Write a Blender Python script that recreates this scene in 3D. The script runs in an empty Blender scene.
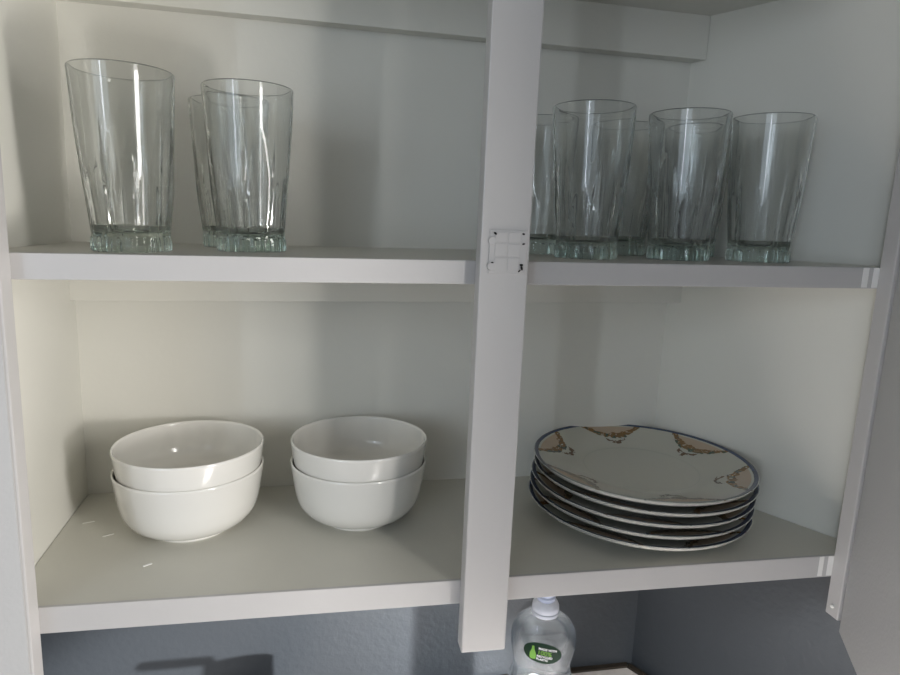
import bpy, bmesh, math, random
from mathutils import Vector, Matrix
random.seed(4)
sc = bpy.context.scene
COL = sc.collection
S = 0.01                      # everything below is written in centimetres
Z0 = 153.0                    # height of the upper shelf above the kitchen floor
def V(x, y, z): return Vector((x*S, y*S, (z+Z0)*S))

# ---------------------------------------------------------------- materials
def mat(name, col, rough=.5, metal=0., bump=0., bscale=60., vary=0., vscale=4., spec=.5, coat=0., detail=3.):
    m = bpy.data.materials.new(name); m.use_nodes = True
    nt = m.node_tree; b = nt.nodes['Principled BSDF']
    b.inputs['Base Color'].default_value = (*col, 1); b.inputs['Roughness'].default_value = rough
    b.inputs['Metallic'].default_value = metal; b.inputs['Specular IOR Level'].default_value = spec
    b.inputs['Coat Weight'].default_value = coat
    tc = nt.nodes.new('ShaderNodeTexCoord')
    if vary:
        n = nt.nodes.new('ShaderNodeTexNoise'); n.inputs['Scale'].default_value = vscale; n.inputs['Detail'].default_value = 6
        nt.links.new(tc.outputs['Object'], n.inputs['Vector'])
        mx = nt.nodes.new('ShaderNodeMix'); mx.data_type = 'RGBA'
        mx.inputs['A'].default_value = (*[c*(1-vary) for c in col], 1); mx.inputs['B'].default_value = (*[min(1, c*(1+vary)) for c in col], 1)
        nt.links.new(n.outputs['Fac'], mx.inputs['Factor']); nt.links.new(mx.outputs['Result'], b.inputs['Base Color'])
    if bump:
        n = nt.nodes.new('ShaderNodeTexNoise'); n.inputs['Scale'].default_value = bscale; n.inputs['Detail'].default_value = detail
        nt.links.new(tc.outputs['Object'], n.inputs['Vector'])
        bp = nt.nodes.new('ShaderNodeBump'); bp.inputs['Strength'].default_value = bump; bp.inputs['Distance'].default_value = .002
        nt.links.new(n.outputs['Fac'], bp.inputs['Height']); nt.links.new(bp.outputs['Normal'], b.inputs['Normal'])
    return m

def glass_mat(name, tint, clear=.5, ior=1.5, rough=.0, absorb=0.):
    m = bpy.data.materials.new(name); m.use_nodes = True; nt = m.node_tree
    out = nt.nodes['Material Output']; nt.nodes.remove(nt.nodes['Principled BSDF'])
    g = nt.nodes.new('ShaderNodeBsdfGlass'); g.inputs['IOR'].default_value = ior; g.inputs['Roughness'].default_value = rough
    g.inputs['Color'].default_value = (*tint, 1)
    t = nt.nodes.new('ShaderNodeBsdfTransparent'); t.inputs['Color'].default_value = (*tint, 1)
    mx = nt.nodes.new('ShaderNodeMixShader'); mx.inputs[0].default_value = clear
    nt.links.new(g.outputs[0], mx.inputs[1]); nt.links.new(t.outputs[0], mx.inputs[2])
    nt.links.new(mx.outputs[0], out.inputs['Surface'])
    if absorb:
        v = nt.nodes.new('ShaderNodeVolumeAbsorption'); v.inputs['Color'].default_value = (.48, .66, .58, 1); v.inputs['Density'].default_value = absorb
        nt.links.new(v.outputs[0], out.inputs['Volume'])
    return m

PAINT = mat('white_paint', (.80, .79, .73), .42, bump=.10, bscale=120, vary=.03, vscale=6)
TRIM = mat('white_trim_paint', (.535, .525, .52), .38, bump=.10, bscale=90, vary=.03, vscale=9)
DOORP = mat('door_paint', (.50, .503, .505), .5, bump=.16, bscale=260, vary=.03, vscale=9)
SHELF = mat('shelf_paint', (.62, .61, .55), .40, bump=.12, bscale=70, vary=.05, vscale=7)
CAULK = mat('caulk', (.86, .85, .83), .4)
WALL = mat('grey_wall_paint', (.043, .051, .061), .42, bump=.38, bscale=110, vary=.05, vscale=5)
HOLE = mat('dark_hole', (.008, .007, .006), .8)
CERAMIC = mat('white_glaze', (.86, .845, .80), .12, spec=.5, coat=.3)
COUNTER = mat('countertop_laminate', (.74, .70, .68), .35, vary=.05, vscale=12)
GRIME = mat('grimy_caulk', (.028, .021, .014), .8, bump=.5, bscale=90, vary=.5, vscale=60)
FLOORM = mat('floor_boards', (.25, .19, .14), .5, vary=.15, vscale=3)
CHIP = mat('paint_chip', (.85, .84, .82), .5)
SCUFF = mat('scuff', (.68, .67, .62), .5)
GLASS = glass_mat('clear_glass', (.995, 1., .997), .10, 1.5, absorb=9.)
PLASTIC = glass_mat('clear_plastic', (.93, .95, .965), .58, 1.45, .02)
CAPM = mat('cap_plastic', (.50, .56, .74), .35, spec=.5)
CAPW = mat('cap_collar', (.66, .69, .78), .35)
GREEN = mat('label_green', (.004, .030, .013), .5, spec=.15)
LIME = mat('label_lime', (.16, .42, .03), .4)
TXT = mat('label_text', (.82, .86, .88), .4)
STEEL = mat('brushed_steel', (.55, .55, .56), .25, metal=1.)

def plate_mat():
    m = bpy.data.materials.new('floral_china'); m.use_nodes = True; nt = m.node_tree
    b = nt.nodes['Principled BSDF']; b.inputs['Roughness'].default_value = .16; b.inputs['Coat Weight'].default_value = .2
    N = nt.nodes.new; L = nt.links.new
    tc = N('ShaderNodeTexCoord'); sp = N('ShaderNodeSeparateXYZ'); L(tc.outputs['Object'], sp.inputs[0])
    def M(op, a, b_=None, c=None, clamp=False):
        n = N('ShaderNodeMath'); n.operation = op; n.use_clamp = clamp
        for i, v in enumerate((a, b_, c)):
            if v is None: continue
            if isinstance(v, (int, float)): n.inputs[i].default_value = v
            else: L(v, n.inputs[i])
        return n.outputs[0]
    X, Y, Zc = sp.outputs
    r = M('MULTIPLY', M('SQRT', M('ADD', M('MULTIPLY', X, X), M('MULTIPLY', Y, Y))), 100.)     # cm
    th = M('ARCTAN2', Y, X)
    u = M('MULTIPLY', M('SUBTRACT', M('FRACT', M('ADD', M('MULTIPLY', th, 6/(2*math.pi)), 2.0)), .5), 2.)  # -1..1 in each sixth
    au = M('ABSOLUTE', u)
    nz = N('ShaderNodeTexNoise'); nz.inputs['Scale'].default_value = 130; nz.inputs['Detail'].default_value = 4; L(tc.outputs['Object'], nz.inputs['Vector'])
    nz2 = N('ShaderNodeTexNoise'); nz2.inputs['Scale'].default_value = 260; nz2.inputs['Detail'].default_value = 2; L(tc.outputs['Object'], nz2.inputs['Vector'])
    wob = M('MULTIPLY', M('SUBTRACT', nz.outputs['Fac'], .5), 1.5)
    def band(v, c, w):      # 1 within w of c
        return M('LESS_THAN', M('ABSOLUTE', M('SUBTRACT', v, c)), w)
    top = M('GREATER_THAN', N_z(nt, tc), 0.2)
    # cartouche: arch opening towards the edge
    arch = M('ADD', 10.3, M('MULTIPLY', M('POWER', M('DIVIDE', au, .54), 2.6), 1.7))
    incart = M('MULTIPLY', M('GREATER_THAN', r, arch), M('LESS_THAN', r, 12.30))
    dscroll = M('ADD', M('SUBTRACT', r, arch), wob)
    scroll = M('MULTIPLY', M('MULTIPLY', band(dscroll, -.1, .55), M('LESS_THAN', au, .66)), M('GREATER_THAN', nz2.outputs['Fac'], .36))
    garl = M('MULTIPLY', M('MULTIPLY', band(M('ADD', M('SUBTRACT', r, M('ADD', 10.1, M('MULTIPLY', M('POWER', M('DIVIDE', au, .5), 2.), 1.5))), wob), 0., .32), M('LESS_THAN', au, .66)), M('GREATER_THAN', nz2.outputs['Fac'], .48))
    mot_r = M('ADD', 8.55, M('MULTIPLY', M('POWER', M('DIVIDE', au, .26), 2.), .75))
    motif = M('MULTIPLY', M('MULTIPLY', band(M('ADD', M('SUBTRACT', r, mot_r), wob), 0., .36), M('LESS_THAN', au, .27)), M('GREATER_THAN', nz2.outputs['Fac'], .40))
    ring = band(r, 6.85, .035)
    edge = M('MULTIPLY', M('GREATER_THAN', M('ADD', r, M('MULTIPLY', wob, .06)), 12.55), M('LESS_THAN', r, 13.03))
    leaf = M('MULTIPLY', M('MAXIMUM', garl, scroll), M('GREATER_THAN', nz.outputs['Fac'], .56))
    cur = None
    def over(prev, mask, col):
        mx = N('ShaderNodeMix'); mx.data_type = 'RGBA'
        if isinstance(prev, tuple): mx.inputs['A'].default_value = (*prev, 1)
        else: L(prev, mx.inputs['A'])
        mx.inputs['B'].default_value = (*col, 1); L(mask, mx.inputs['Factor'])
        return mx.outputs['Result']
    c = over((.54, .54, .48), incart, (.50, .39, .29))
    c = over(c, ring, (.46, .47, .42))
    c = over(c, garl, (.15, .085, .03))
    c = over(c, scroll, (.22, .115, .03))
    c = over(c, motif, (.14, .08, .04))
    c = over(c, leaf, (.05, .085, .055))
    c = over(c, edge, (.035, .055, .12))
    # only the upper face carries the decoration
    geo = N('ShaderNodeNewGeometry'); 
    mx = N('ShaderNodeMix'); mx.data_type = 'RGBA'; mx.inputs['A'].default_value = (.54, .54, .50, 1); L(c, mx.inputs['B'])
    att = N('ShaderNodeAttribute'); att.attribute_name = 'upper_face'; L(att.outputs['Fac'], mx.inputs['Factor'])
    L(mx.outputs['Result'], b.inputs['Base Color'])
    return m
def N_z(nt, tc):
    return nt.nodes.new('ShaderNodeValue').outputs[0]
CHINA = plate_mat()

# ---------------------------------------------------------------- object helpers
def obj(name, bm, m, parent=None, smooth=None, loc=None, bevel=0.):
    if bevel:
        bmesh.ops.bevel(bm, geom=[e for e in bm.edges], offset=bevel*S, segments=2, profile=.5, affect='EDGES')
    me = bpy.data.meshes.new(name); bmesh.ops.recalc_face_normals(bm, faces=bm.faces); bm.to_mesh(me); bm.free()
    me.materials.append(m)
    if smooth is not None:
        for p in me.polygons: p.use_smooth = True
        me.set_sharp_from_angle(angle=math.radians(smooth))
    o = bpy.data.objects.new(name, me); COL.objects.link(o)
    if loc is not None: o.location = loc
    if parent is not None: o.parent = parent; o.matrix_parent_inverse = Matrix.Translation(-parent.location) if parent.type == 'EMPTY' and parent.get('flat') else Matrix()
    return o
def tag(o, label, cat, group=None, kind=None):
    if label: o['label'] = label
    if cat: o['category'] = cat
    if group: o['group'] = group
    if kind: o['kind'] = kind
    return o
def empty(name, loc, rz=0.):
    o = bpy.data.objects.new(name, None); COL.objects.link(o); o.location = loc; o.rotation_euler = (0, 0, rz); o.empty_display_size = .02
    return o
def prism(poly, zb, zt, bm=None):
    """poly: xy list (cm); zb, zt: numbers or functions of x"""
    bm = bm or bmesh.new()
    f = lambda z, x: z(x) if callable(z) else z
    lo = [bm.verts.new(V(x, y, f(zb, x))) for x, y in poly]; hi = [bm.verts.new(V(x, y, f(zt, x))) for x, y in poly]
    n = len(poly)
    bm.faces.new(lo[::-1]); bm.faces.new(hi)
    for i in range(n): bm.faces.new((lo[i], lo[(i+1) % n], hi[(i+1) % n], hi[i]))
    return bm
def box(x0, x1, y0, y1, z0, z1, bm=None): return prism([(x0, y0), (x1, y0), (x1, y1), (x0, y1)], z0, z1, bm)
def lathe(prof, n=96, bm=None, close=True, layer=None):
    """prof: (r, z) in cm around the local origin, local metres; first and last may sit on the axis"""
    bm = bm or bmesh.new(); rings = []
    for r, z in prof:
        if r < 1e-6: rings.append([bm.verts.new((0, 0, z*S))])
        else: rings.append([bm.verts.new((r*S*math.cos(2*math.pi*i/n), r*S*math.sin(2*math.pi*i/n), z*S)) for i in range(n)])
    for a, b in zip(rings, rings[1:]):
        for i in range(n):
            j = (i+1) % n
            if len(a) == 1: bm.faces.new((a[0], b[j], b[i]))
            elif len(b) == 1: bm.faces.new((a[i], a[j], b[0]))
            else: bm.faces.new((a[i], a[j], b[j], b[i]))
    return bm
def catmull(pts, k=6):
    out = []; P = [pts[0]]+list(pts)+[pts[-1]]
    for i in range(1, len(P)-2):
        p0, p1, p2, p3 = P[i-1:i+3]
        for s in range(k):
            t = s/k
            out.append(tuple(.5*(2*b+(c-a)*t+(2*a-5*b+4*c-d)*t*t+(-a+3*b-3*c+d)*t**3) for a, b, c, d in zip(p0, p1, p2, p3)))
    out.append(pts[-1]); return out

# ---------------------------------------------------------------- measured geometry (cm; upper shelf front edge is y = 0, z = 0)
XL, XR = 6.52, 85.49            # opening between the two side stiles
WLF, WLB = 3.55, 2.07           # left side, front / back
WRF, WRB = 91.47, 77.20         # right side is splayed
DL, DR = 24.2, 25.0
def zu(x): return .974*(x-XL)/(XR-XL) - .06
def zl(x): return -30.825 + .147*(x-XL)/(XR-XL)
ZT = 30.77; ZC = 25.49
def backy(x): return DL+(DR-DL)*(x-WLB)/(WRB-WLB)
def rightx(y): return WRF+(WRB-WRF)*y/DR
TILT_U = -math.atan(.974/(XR-XL)); TILT_L = -math.atan(.147/(XR-XL))

# ---------------------------------------------------------------- the setting
t = .5
wb = prism([(-60, backy(-60)+t), (WRB+t*.9, DR+t), (WRB+10, DR+14), (-60, backy(-60)+14)], -Z0, 80)
tag(obj('wall_back', wb, WALL), 'grey-blue painted kitchen wall behind and below the cupboard', 'wall', kind='structure')
yf = -190
wr = prism([(WRB+t*.9, DR+t), (rightx(yf)+.6, yf), (rightx(yf)+14, yf), (WRB+10, DR+14)], -Z0, 80)
tag(obj('wall_right', wr, WALL), 'dark grey-blue textured kitchen wall on the right of the cupboard', 'wall', kind='structure')
tag(obj('floor', box(-120, 260, -260, 38, -Z0-4, -Z0), FLOORM), 'kitchen floor', 'floor', kind='structure')

# counter below (its top is only just seen in the corner)
CZ = -62.6
ct = empty('countertop', V(0, 0, CZ))
def kid(name, bm, m, par, **k):
    """child whose mesh is written in world cm"""
    o = obj(name, bm, m, None, **k); o.parent = par
    par_m = Matrix.Translation(par.location) @ par.rotation_euler.to_matrix().to_4x4()
    o.matrix_parent_inverse = par_m.inverted(); return o
yc = -38
kid('top', prism([(-60, yc), (rightx(yc)+.4, yc), (WRB+.3, DR+.3), (-60, backy(-60)+.3)], CZ-3.8, CZ), COUNTER, ct)
kid('caulk_line', prism([(-60, backy(-60)-.35), (WRB-.7, DR-.35), (WRB-.4, DR+.45), (-60, backy(-60)+.45)], CZ, CZ+.38), GRIME, ct, )['label'] = 'dark grimy caulk line along the wall'
kid('caulk_line', prism([(WRB-.7, DR-.35), (rightx(yc)-.5, yc), (rightx(yc)+.4, yc), (WRB-.05, DR+.2)], CZ, CZ+.38), GRIME, ct)['label'] = 'dark grimy caulk line along the wall'
tag(ct, 'white countertop with a dark grimy seam in the corner below the cupboard', 'countertop')
bc = empty('base_cabinet', V(0, 0, -Z0))
kid('body', prism([(-60, yc+4), (rightx(yc+4)+.4, yc+4), (WRB+.3, DR+.3), (-60, backy(-60)+.3)], -Z0, CZ-3.8), PAINT, bc)
tag(bc, 'white base cabinet carrying the countertop under the cupboard', 'cabinet')

# ---------------------------------------------------------------- the wall cupboard
cab = empty('wall_cabinet', V(XL, 0, -33.4))
tag(cab, 'white painted wall cupboard with open doors, a middle post and two shelves', 'cupboard')
kid('back_panel', prism([(WLB, backy(WLB)), (WRB, DR), (WRB+.3, DR+.45), (WLB, backy(WLB)+.45)], lambda x: zl(x)-2.45, ZT+1.8), PAINT, cab)
kid('side_panel', prism([(WLF, 0), (WLB, DL), (WLB, DL+.45), (WLB-1.8, DL+.45), (WLF-1.8, 0)], -33.27, ZT+1.8), PAINT, cab)
kid('side_panel', prism([(WRF, 0), (WRF+.55, .25), (WRB+.5, DR+.1), (WRB, DR)], -33.13, ZT+1.8), PAINT, cab)
kid('top_panel', prism([(WLF, 0), (WRF, 0), (WRB, DR), (WLB, DL)], ZT, ZT+1.8), PAINT, cab)
kid('upper_shelf', prism([(WLF+.05, 0), (WRF-.05, 0), (WRB-.05, DR-.02), (WLB+.05, DL-.02)], lambda x: zu(x)-2.06, zu), SHELF, cab, bevel=.08)
kid('lower_shelf', prism([(WLF+.05, 0), (WRF-.05, 0), (WRB-.05, DR-.02), (WLB+.05, DL-.02)], lambda x: zl(x)-2.45, zl), SHELF, cab, bevel=.08)
# white painted lippings on the shelf fronts
kid('shelf_lip', prism([(XL-1, -.12), (XR+1, -.12), (XR+1, .25), (XL-1, .25)], lambda x: zu(x)-2.09, lambda x: zu(x)+.03), TRIM, cab, bevel=.06)
kid('shelf_lip', prism([(XL-1, -.12), (XR+1, -.12), (XR+1, .25), (XL-1, .25)], lambda x: zl(x)-2.48, lambda x: zl(x)+.03), TRIM, cab, bevel=.06)
cd = 2.2
def cleat(z0, z1, d): return prism([(WLB+.1, DL-d), (WRB+.0+ (WRF-WRB)/DR*d-.1, DR-d), (WRB, DR), (WLB+.1, DL)], z0, z1)
kid('cleat', cleat(ZC, ZT, 1.9), PAINT, cab, bevel=.06)
kid('cleat', cleat(lambda x: -6.75+.98*(x-2.7)/74.6, lambda x: zu(x)-2.06, 1.9), PAINT, cab, bevel=.06)
ST = 1.9
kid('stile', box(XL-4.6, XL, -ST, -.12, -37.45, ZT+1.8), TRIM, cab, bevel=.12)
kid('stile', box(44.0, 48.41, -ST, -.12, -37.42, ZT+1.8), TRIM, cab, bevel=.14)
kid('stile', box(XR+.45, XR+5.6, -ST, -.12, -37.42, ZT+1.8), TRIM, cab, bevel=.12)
# runs of caulk where the shelves meet the right stile
for x0, x1, zf, h in ((84.1, 84.75, zu, 2.0), (85.3, 86.0, zu, 2.0), (84.2, 84.75, zl, 2.3), (85.3, 86.0, zl, 2.3)):
    kid('caulk_run', prism([(x0, -.17), (x1, -.17), (x1, -.1), (x0, -.1)], lambda x: zf(x)-h, zf), CAULK, cab)
bm = bmesh.new(); bmesh.ops.create_uvsphere(bm, u_segments=12, v_segments=8, radius=.0024, matrix=Matrix.Translation(V(XR+.42, -1.0, -36.2)))
kid('paint_drip', bm, CAULK, cab, smooth=60)
# painted-over catch plate on the middle stile
hp = kid('catch_plate', box(44.75, 48.15, -ST-.10, -ST+.02, -.55, 3.25), TRIM, cab, bevel=.04)
def sub(name, bm, m, par, **k):
    o = obj(name, bm, m, None, **k); o.parent = par
    o.matrix_parent_inverse = Matrix.Translation(cab.location).inverted() if False else par.matrix_parent_inverse.copy()
    o.matrix_parent_inverse = Matrix(); return o
yp = -ST-.10
for x0, x1 in ((45.25, 46.25), (46.42, 47.5)):
    for z0, z1 in ((-.3, .85), (1.0, 2.05), (2.2, 3.05)):
        sub('raised_pad', box(x0, x1, yp-.06, yp+.01, z0, z1), TRIM, hp, bevel=.02)
for zz in (.1, 2.3):
    bm = bmesh.new(); bmesh.ops.create_cone(bm, cap_ends=True, segments=28, radius1=.0040, radius2=.0034, depth=.0016,
        matrix=Matrix.Translation(V(45.0, yp-.04, zz)) @ Matrix.Rotation(math.pi/2, 4, 'X'))
    sub('knuckle', bm, TRIM, hp, smooth=40)
def blob(x, z, rx, rz, a=0.):
    bm = bmesh.new(); bmesh.ops.create_uvsphere(bm, u_segments=14, v_segments=8, radius=1.)
    bmesh.ops.transform(bm, verts=bm.verts, matrix=Matrix.Translation(V(x, yp-.12, z)) @ Matrix.Rotation(a, 4, 'Y') @ Matrix.Diagonal((rx*S, .0007, rz*S, 1)))
    return bm
for x, z, rx, rz, a in ((45.2, 2.92, .16, .09, .6), (45.05, .42, .13, .06, .1), (47.72, 2.95, .12, .08, .3), (47.78, 2.1, .13, .08, -.2), (47.68, .27, .16, .11, 0)):
    sub('screw_hole', blob(x, z, rx, rz, a), HOLE, hp, smooth=60)['label'] = 'black screw hole'
sub('screw_hole', blob(47.72, .0, .10, .20, -.3), HOLE, hp, smooth=60)['label'] = 'black screw hole'
sub('screw_hole', blob(47.52, -.25, .15, .06, -.7), HOLE, hp, smooth=60)['label'] = 'black screw hole'

# doors, swung open
def door(name, hx, hy, ang, w, z0, z1, side):
    o = obj(name, bmesh.new(), DOORP)
    bm = bmesh.new(); th = 1.9
    pts = [(0, 0), (w, 0), (w, side*th), (0, side*th)]
    ca, sa = math.cos(ang), math.sin(ang)
    prism([(hx+x*ca-y*sa, hy+x*sa+y*ca) for x, y in pts], z0, z1, bm)
    bmesh.ops.bevel(bm, geom=list(bm.edges), offset=.15*S, segments=2, affect='EDGES'); bmesh.ops.recalc_face_normals(bm, faces=bm.faces)
    bm.to_mesh(o.data); bm.free()
    o.parent = cab; o.matrix_parent_inverse = Matrix.Translation(cab.location).inverted(); return o
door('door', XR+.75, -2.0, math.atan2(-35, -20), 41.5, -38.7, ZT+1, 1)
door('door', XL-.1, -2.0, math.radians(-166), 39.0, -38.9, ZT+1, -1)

# ---------------------------------------------------------------- tumblers
RT, RB, GH = 4.21, 3.37, 15.32
def tumbler_mesh():
    bm = bmesh.new(); n = 240; NF = 10
    r0 = lambda z: RB+(RT-RB)*z/GH
    def rout(z, th):
        k = int(math.floor(th/(2*math.pi)*NF)) % NF
        ph = (th/(2*math.pi)*NF) % 1.0-.5
        apex = 11.4 if k % 2 else 7.4
        d0 = 2.98; d = d0+(r0(apex)-d0)*z/apex
        r = min(r0(z), d/math.cos(ph*2*math.pi/NF))
        kb = int(math.floor(th/(2*math.pi)*NF+.5)) % NF
        za = 12.2 if kb % 2 else 8.8
        if z < za:                                         # cut groove along each facet edge, running out to a point
            u = 1-z/za; dth = abs(abs(ph)-.5)*2*math.pi/NF
            r -= .20*u*max(0., 1-dth/(.065*u+.018))
        if z < 1.35:                                       # knurled heel
            w = min(1, (1.35-z)/.25)
            r = r*(1-w)+w*(3.30-.075*(1+math.cos(th*20))*.5*2)
        return r
    zs = [0, .08, .2, .5, .9, 1.15, 1.3, 1.4, 1.6]+[1.9+i*.4 for i in range(26)]+[12.4, 13, 13.8, 14.6, 15.1]
    rings = []
    rings.append([bm.verts.new((0, 0, .12*S))])
    def ring(f, z): rings.append([bm.verts.new((f(2*math.pi*i/n)*S*math.cos(2*math.pi*i/n), f(2*math.pi*i/n)*S*math.sin(2*math.pi*i/n), z*S)) for i in range(n)])
    ring(lambda a: 2.5, .12); ring(lambda a: 2.8, 0.)
    for z in zs:
        ring((lambda a: rout(z, a)-(.12 if z == 0 else .03 if z == .08 else 0)), z)
    ring(lambda a: r0(15.25)-.02, 15.25); ring(lambda a: r0(GH)-.09, GH); ring(lambda a: r0(GH)-.17, 15.25)
    ri = lambda z: min(r0(z)-.20, 2.98+(r0(7.4)-2.98)*z/7.4-.22) if z < 6.6 else r0(z)-.20
    for z in (14.5, 13, 11, 9, 7.5, 6.5, 5.5, 4.5, 3.5, 2.8, 2.3): ring(lambda a: ri(z), z)
    ring(lambda a: ri(2)-.25, 1.95); ring(lambda a: ri(2)-.8, 1.72); ring(lambda a: 1.2, 1.62)
    rings.append([bm.verts.new((0, 0, 1.6*S))])
    for a, b in zip(rings, rings[1:]):
        for i in range(n):
            j = (i+1) % n
            if len(a) == 1: bm.faces.new((a[0], b[j], b[i]))
            elif len(b) == 1: bm.faces.new((a[i], a[j], b[0]))
            else: bm.faces.new((a[i], a[j], b[j], b[i]))
    return bm
gl = [
 (13.74, 6.05, .10, 'clear fluted glass tumbler nearest the left side of the upper shelf', 'tumblers on the left'),
 (23.63, 10.18, .35, 'clear fluted glass tumbler standing in front, second from the left side wall', 'tumblers on the left'),
 (20.75, 18.6, .22, 'clear glass tumbler half hidden behind the second tumbler left of the post', 'tumblers on the left'),
 (57.85, 8.50, .05, 'clear fluted glass tumbler in the front row closest to the middle post', 'tumblers on the right'),
 (68.85, 9.10, .30, 'clear fluted glass tumbler at the middle of the front row right of the post', 'tumblers on the right'),
 (78.27, 8.47, .18, 'clear fluted glass tumbler at the right end casting a shadow on the side wall', 'tumblers on the right'),
 (55.4, 18.2, .12, 'clear glass tumbler in the back row, partly hidden by the middle post', 'tumblers on the right'),
 (66.3, 18.9, .27, 'clear glass tumbler in the back row between the first two front tumblers right of post', 'tumblers on the right'),
 (75.6, 18.6, .02, 'clear glass tumbler in the back row seen between the two rightmost front tumblers', 'tumblers on the right'),
]
g0 = None
for x, y, rz, lab, grp in gl:
    if g0 is None: o = g0 = obj('tumbler', tumbler_mesh(), GLASS, smooth=14)
    else: o = g0.copy(); COL.objects.link(o)
    o.location = V(x, y, zu(x)+.01); o.rotation_euler = (0, TILT_U, rz)
    tag(o, lab, 'glass', grp)

# ---------------------------------------------------------------- bowls
outer = catmull([(4.22, .0), (4.25, .2), (4.2, .42), (4.95, .62), (6.05, 1.2), (6.85, 2.2), (7.24, 3.4), (7.46, 4.7), (7.68, 6.2), (7.79, 6.95)], 5)
inner = catmull([(7.54, 7.0), (7.48, 6.3), (7.38, 5.0), (7.18, 4.0), (6.75, 3.2), (5.9, 2.6), (4.6, 2.49), (2.2, 2.47)], 5)
prof = [(0, .3), (3.6, .3), (3.75, .02), (4.0, .0)]+outer+[(7.78, 7.12), (7.70, 7.21), (7.60, 7.14)]+inner+[(0, 2.47)]
b0 = None
for x, y, lift, lab, grp in ((16.15, 14.67, 0, 'white ceramic bowl underneath in the left stack of bowls, resting on the lower shelf', 'left stack of bowls'),
                        (16.22, 14.62, 2.5, 'white ceramic bowl on top of the left stack, nearest the left side wall', 'left stack of bowls'),
                        (34.69, 15.27, 0, 'white ceramic bowl underneath in the stack next to the middle post', 'right stack of bowls'),
                        (34.72, 15.25, 2.5, 'white ceramic bowl on top of the stack next to the middle post', 'right stack of bowls')):
    if b0 is None: o = b0 = obj('bowl', lathe(prof, 128), CERAMIC, smooth=50)
    else: o = b0.copy(); COL.objects.link(o)
    o.location = V(x, y, zl(x)+.01+lift); o.rotation_euler = (0, TILT_L, random.random()*3)
    tag(o, lab, 'bowl', grp)

# ---------------------------------------------------------------- plates
PR = 13.1
up = catmull([(0, 1.13), (3, 1.13), (5.6, 1.13), (6.6, 1.12), (7.3, 1.09), (8.1, 1.20), (10, 1.66), (12, 2.21), (12.95, 2.50)], 6)
dn = catmull([(12.95, 2.30), (12.7, 1.98), (12, 1.62), (10, 1.04), (8.3, .62), (7.6, .5), (6.9, .35), (6.75, .02)], 5)
pp = up+[(13.05, 2.50), (13.1, 2.43), (13.05, 2.34)]+dn+[(6.35, .0), (6.25, .38), (4, .42), (0, .42)]
def plate_obj():
    bm = lathe(pp, 144)
    o = obj('dinner_plate', bm, CHINA, smooth=50)
    at = o.data.attributes.new('upper_face', 'FLOAT', 'POINT')
    nu = len(up)+1
    vals = []
    # vertices come ring by ring: the axis vertex, then 144 per ring
    for i in range(len(o.data.vertices)):
        k = 0 if i == 0 else 1+(i-1)//144
        vals.append(1. if k < nu else 0.)
    at.data.foreach_set('value', vals)
    return o
p0 = None
PT, PB = (68.91, 12.68), (68.30, 12.08)
ph = math.radians(54)
names = ['floral china plate at the bottom of the stack, lying on the lower shelf', 'floral china plate second from the bottom of the stack',
         'floral china plate in the middle of the stack, third of five', 'floral china plate directly beneath the uppermost one',
         'floral china plate on top of the stack showing its blue rim and flower border']
off = [(0, 0), (.05, .02), (.1, .35), (.45, .5), (0, 0)]
for k in range(5):
    f = k/4; x = PB[0]+(PT[0]-PB[0])*f+(off[k][0]-.1*f)*.6*(k not in (0, 4)); y = PB[1]+(PT[1]-PB[1])*f
    if p0 is None: o = p0 = plate_obj()
    else: o = p0.copy(); COL.objects.link(o)
    o.location = V(x, y, zl(x)+.01+k*1.155); o.rotation_euler = (0, TILT_L, ph+(0 if k == 4 else k*.7+.4))
    tag(o, names[k], 'plate', 'stack of floral plates')

# ---------------------------------------------------------------- crumbs of paint on the lower shelf
def chip(x, y, l, w, a, m, lab, nm='paint_chip'):
    bm = bmesh.new()
    bmesh.ops.create_cube(bm, size=1., matrix=Matrix.Diagonal((l*S, w*S, .08*S, 1)))
    bmesh.ops.bevel(bm, geom=list(bm.edges), offset=.02*S, segments=1, affect='EDGES')
    o = obj(nm, bm, m); o.location = V(x, y, zl(x)+.045); o.rotation_euler = (0, TILT_L, a)
    tag(o, lab, 'paint chip', 'paint chips on the shelf')
chip(13.68, 6.2, .85, .24, .62, CHIP, 'small white sliver of paint lying in front of the left bowls')
chip(7.98, 12.9, 1.1, .12, .5, SCUFF, 'faint pale flake lying close beside the left stack of bowls')
chip(4.9, 16.2, 1.2, .14, .35, SCUFF, 'faint pale flake lying by the left side wall of the lower shelf')

# ---------------------------------------------------------------- washing-up liquid bottle on the counter
BX, BY = 54.1, 2.8
bot = empty('soap_bottle', V(BX, BY, CZ), math.radians(-20))
tag(bot, 'clear plastic dish soap bottle with pale blue cap and dark green oval label', 'bottle')
H0 = -36.7-CZ                     # height of the shoulder top above the counter
prof_b = catmull([(3.1, .0), (3.55, .4), (3.75, 2), (3.8, 6), (3.75, 12), (3.62, 16.5), (3.2, 18.3), (3.02, 18.95), (3.16, 19.7), (3.42, 20.9), (3.48, 22.0), (3.32, 23.0), (2.75, 23.95), (2.0, 24.5), (1.35, 24.75), (1.2, 25.0)], 5)
K = H0/24.8
def bw(z):
    for (a, za), (b, zb_) in zip(prof_b, prof_b[1:]):
        if za*K <= z <= zb_*K and zb_ > za: return a+(b-a)*(z-za*K)/((zb_-za)*K)
    return 1.2
def depth_ratio(a): return .62+.38*max(0, min(1, (2.2-a)/.9))
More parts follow.
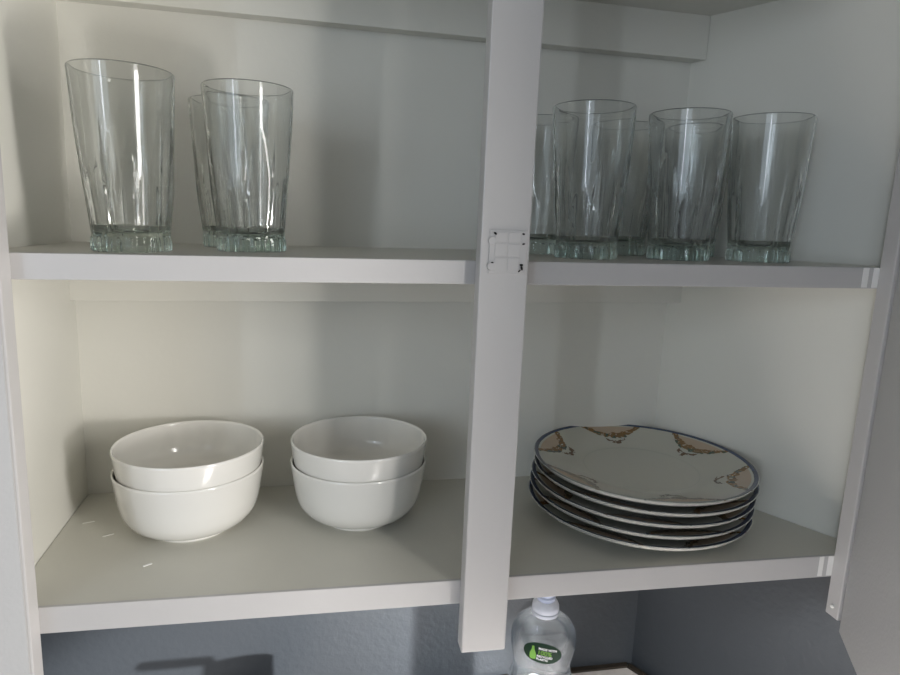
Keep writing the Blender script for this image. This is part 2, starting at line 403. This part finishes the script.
def bottle_bm(n=72):
    bm = bmesh.new(); rings = [[bm.verts.new((0, 0, 0))]]
    def ring(a, z, b=None):
        b = a*depth_ratio(a) if b is None else b
        rings.append([bm.verts.new((a*S*math.cos(2*math.pi*i/n), b*S*math.sin(2*math.pi*i/n), z*S)) for i in range(n)])
    for a, z in prof_b: ring(a, z*K)
    wall = .09
    for a, z in reversed(prof_b): ring(a-wall, max(z*K-.02, .1), a*depth_ratio(a)-wall)
    rings.append([bm.verts.new((0, 0, .1*S))])
    for a, b in zip(rings, rings[1:]):
        for i in range(n):
            j = (i+1) % n
            if len(a) == 1: bm.faces.new((a[0], b[j], b[i]))
            elif len(b) == 1: bm.faces.new((a[i], a[j], b[0]))
            else: bm.faces.new((a[i], a[j], b[j], b[i]))
    return bm
def bkid(name, bm, m, **k):
    o = obj(name, bm, m, None, **k); o.parent = bot; return o
bkid('body', bottle_bm(), PLASTIC, smooth=60)
ch = H0-.35
def collar_prof(pts): return [(r, z+ch) for r, z in pts]
bkid('cap_collar', lathe(collar_prof([(0, .1), (1.36, .1), (1.46, .2), (1.48, .5), (1.40, .6), (1.40, .75), (1.44, .85), (1.40, 1.2), (1.22, 1.55), (.95, 1.75), (0, 1.75)]), 48), CAPW, smooth=35)
bkid('cap', lathe(collar_prof([(0, 1.7), (.92, 1.7), (.98, 1.8), (.98, 2.1), (.85, 2.25), (.85, 2.6), (.92, 2.7), (.90, 2.95), (.7, 3.05), (0, 3.05)]), 48), CAPM, smooth=35)['label'] = 'pale blue pull-up cap'
def front(x, z, lift):
    """point on the front of the bottle at local x, z (cm)"""
    a = bw(z); b = a*depth_ratio(a); q = max(0., 1-(x/a)**2)
    return Vector((x*S, -(b*math.sqrt(q)+lift)*S, z*S))
LZ = -40.3-CZ
def sheet(name, outline, m, lift, par=None, n_r=8):
    """a thin sticker whose outline (about 0,0) is wrapped on the bottle front; outline is star shaped"""
    bm = bmesh.new(); k = len(outline)
    def layer(l):
        c = bm.verts.new(front(0 + LX, LZ, l)); rs = []
        for s in range(1, n_r+1):
            rs.append([bm.verts.new(front(x*s/n_r+LX, z*s/n_r+LZ, l)) for x, z in outline])
        return c, rs
    c1, r1 = layer(lift); c0, r0_ = layer(lift-.03)
    for c, rs in ((c1, r1), (c0, r0_)):
        for i in range(k):
            j = (i+1) % k; bm.faces.new((c, rs[0][i], rs[0][j]))
            for s in range(n_r-1): bm.faces.new((rs[s][i], rs[s+1][i], rs[s+1][j], rs[s][j]))
    for i in range(k):
        j = (i+1) % k; bm.faces.new((r1[-1][i], r0_[-1][i], r0_[-1][j], r1[-1][j]))
    o = obj(name, bm, m, None, smooth=40); o.parent = par or bot; return o
LX = .0
tilt = math.radians(-6)
oval = []
for i in range(56):
    a = 2*math.pi*i/56; e = .78
    x = 1.98*math.copysign(abs(math.cos(a))**.9, math.cos(a)); z = 1.18*math.copysign(abs(math.sin(a))**.95, math.sin(a))
    oval.append((x*math.cos(tilt)-z*math.sin(tilt), x*math.sin(tilt)+z*math.cos(tilt)))
lab = sheet('label_sticker', oval, GREEN, .06); lab['label'] = 'dark green oval sticker'
# little lime bottle silhouette
LX0 = -1.0
sil = [(.0, -.78), (.27, -.74), (.34, -.5), (.33, -.1), (.22, .18), (.14, .38), (.12, .62), (.13, .74), (0, .78)]
sil = sil+[(-x, z) for x, z in sil[-2:0:-1]]
LX = LX0
sheet('bottle_mark', [(x, z) for x, z in sil], LIME, .10, lab, 3)
def text(name, s, size, x, z, m, bold=.0):
    cu = bpy.data.curves.new(name, 'FONT'); cu.body = s; cu.size = size*S; cu.extrude = .0001; cu.offset = bold*S
    tmp = bpy.data.objects.new(name, cu); COL.objects.link(tmp)
    bpy.context.view_layer.update()
    me = bpy.data.meshes.new_from_object(tmp.evaluated_get(bpy.context.evaluated_depsgraph_get()))
    COL.objects.unlink(tmp); bpy.data.objects.remove(tmp)
    for v in me.vertices:
        lx, lz = v.co.x/S+x, v.co.y/S+z
        rx, rz_ = lx*math.cos(tilt)-lz*math.sin(tilt), lx*math.sin(tilt)+lz*math.cos(tilt)
        v.co = front(rx, rz_+LZ, .10+(0.02 if v.co.z > 0 else 0))
    me.materials.clear(); me.materials.append(m); me.name = name
    o = bpy.data.objects.new(name, me); COL.objects.link(o); o.parent = lab; return o
text('lettering', 'MADE WITH', .34, -.50, .46, TXT, .010)
text('lettering', '100%', .70, -.56, -.12, LIME, .012)
text('lettering', 'RECYCLED', .34, -.56, -.45, TXT, .010)
text('lettering', 'PLASTIC', .34, -.56, -.80, TXT, .010)
# top of the main label just entering the picture
LX = -.55; LZ = -43.9-CZ
sheet('main_label', [(1.0*math.cos(2*math.pi*i/32), .95*math.sin(2*math.pi*i/32)) for i in range(32)], TXT, .06)['label'] = 'rounded white label below the oval sticker'

# ---------------------------------------------------------------- little unseen pan on the counter, added for its shadow on the wall
pan = empty('shadow_saucepan', V(26.7, 13, CZ), math.radians(180))
tag(pan, 'small unseen steel milk pan with a long handle, added on the countertop for its shadow', 'pan')
pz = -53.6-CZ
o = obj('body', lathe([(0, 0), (2.9, 0), (3.25, .25), (3.4, .8), (3.4, pz-.3), (3.32, pz-.05), (3.2, pz), (3.2, pz-.2), (3.2, .9), (3.0, .4), (0, .3)], 64), STEEL, pan, smooth=40); o.matrix_parent_inverse = Matrix()
bm = bmesh.new(); bmesh.ops.create_cube(bm, size=1., matrix=Matrix.Translation((.070, 0, (pz+.25)*S)) @ Matrix.Diagonal((.080, .016, .010, 1)))
bmesh.ops.bevel(bm, geom=list(bm.edges), offset=.003, segments=3, affect='EDGES')
o = obj('handle', bm, HOLE, pan, smooth=50); o.matrix_parent_inverse = Matrix(); o['label'] = 'black handle'

# ---------------------------------------------------------------- light
def area(name, loc, target, sx, sy, power, col):
    l = bpy.data.lights.new(name, 'AREA'); l.shape = 'RECTANGLE'; l.size = sx*S; l.size_y = sy*S; l.energy = power; l.color = col
    o = bpy.data.objects.new(name, l); COL.objects.link(o); o.location = V(*loc)
    o.rotation_euler = (V(*target)-V(*loc)).to_track_quat('-Z', 'Y').to_euler(); return o
area('added_key_light', (90, -56, 0), (17, 17, -6), 34, 54, 10.5, (1, .97, .93))  # added key light in the open beside the right door, standing in for a window
area('compact_key_light', (82, -60, -17), (15, 15, -24), 6, 13, 2.6, (1, .96, .92))  # second, compact key added to brighten the left bowls and sharpen their shadow
sl = bpy.data.lights.new('low_wall_spot', 'SPOT'); sl.energy = 92; sl.color = (1, .97, .94); sl.shadow_soft_size = 2.2*S  # spot added to light the wall under the cupboard; no window stands here
sl.spot_size = math.radians(44); sl.spot_blend = .3
so = bpy.data.objects.new('low_wall_spot', sl); COL.objects.link(so); so.location = V(72, -60, -39.2)
so.rotation_euler = (V(28, 24, -77)-V(72, -60, -39.2)).to_track_quat('-Z', 'Y').to_euler()
area('room_window_light', (-115, -216, 26), (80, 10, 5), 150, 130, 10.5, (.73, .86, 1))
area('glass_streak_light', (-108, -217, 20), (80, 10, 5), 8, 140, 5.5, (.82, .90, 1))  # narrow strip added to draw bright streaks on the right tumblers
w = bpy.data.worlds.new('World'); sc.world = w; w.use_nodes = True
w.node_tree.nodes['Background'].inputs[0].default_value = (.93, .97, 1, 1); w.node_tree.nodes['Background'].inputs[1].default_value = .165

# ---------------------------------------------------------------- camera
cam = bpy.data.cameras.new('camera'); co = bpy.data.objects.new('camera', cam); COL.objects.link(co)
cam.sensor_width = 36; cam.lens = 632.55/900*36; cam.clip_start = .01
co.location = V(31.472, -55.591, 3.515); co.rotation_euler = (1.394, -.04, -.18)
sc.camera = co
sc.view_settings.view_transform = 'Standard'; sc.view_settings.look = 'None'; sc.view_settings.gamma = 1
sc.view_settings.exposure = 0.0
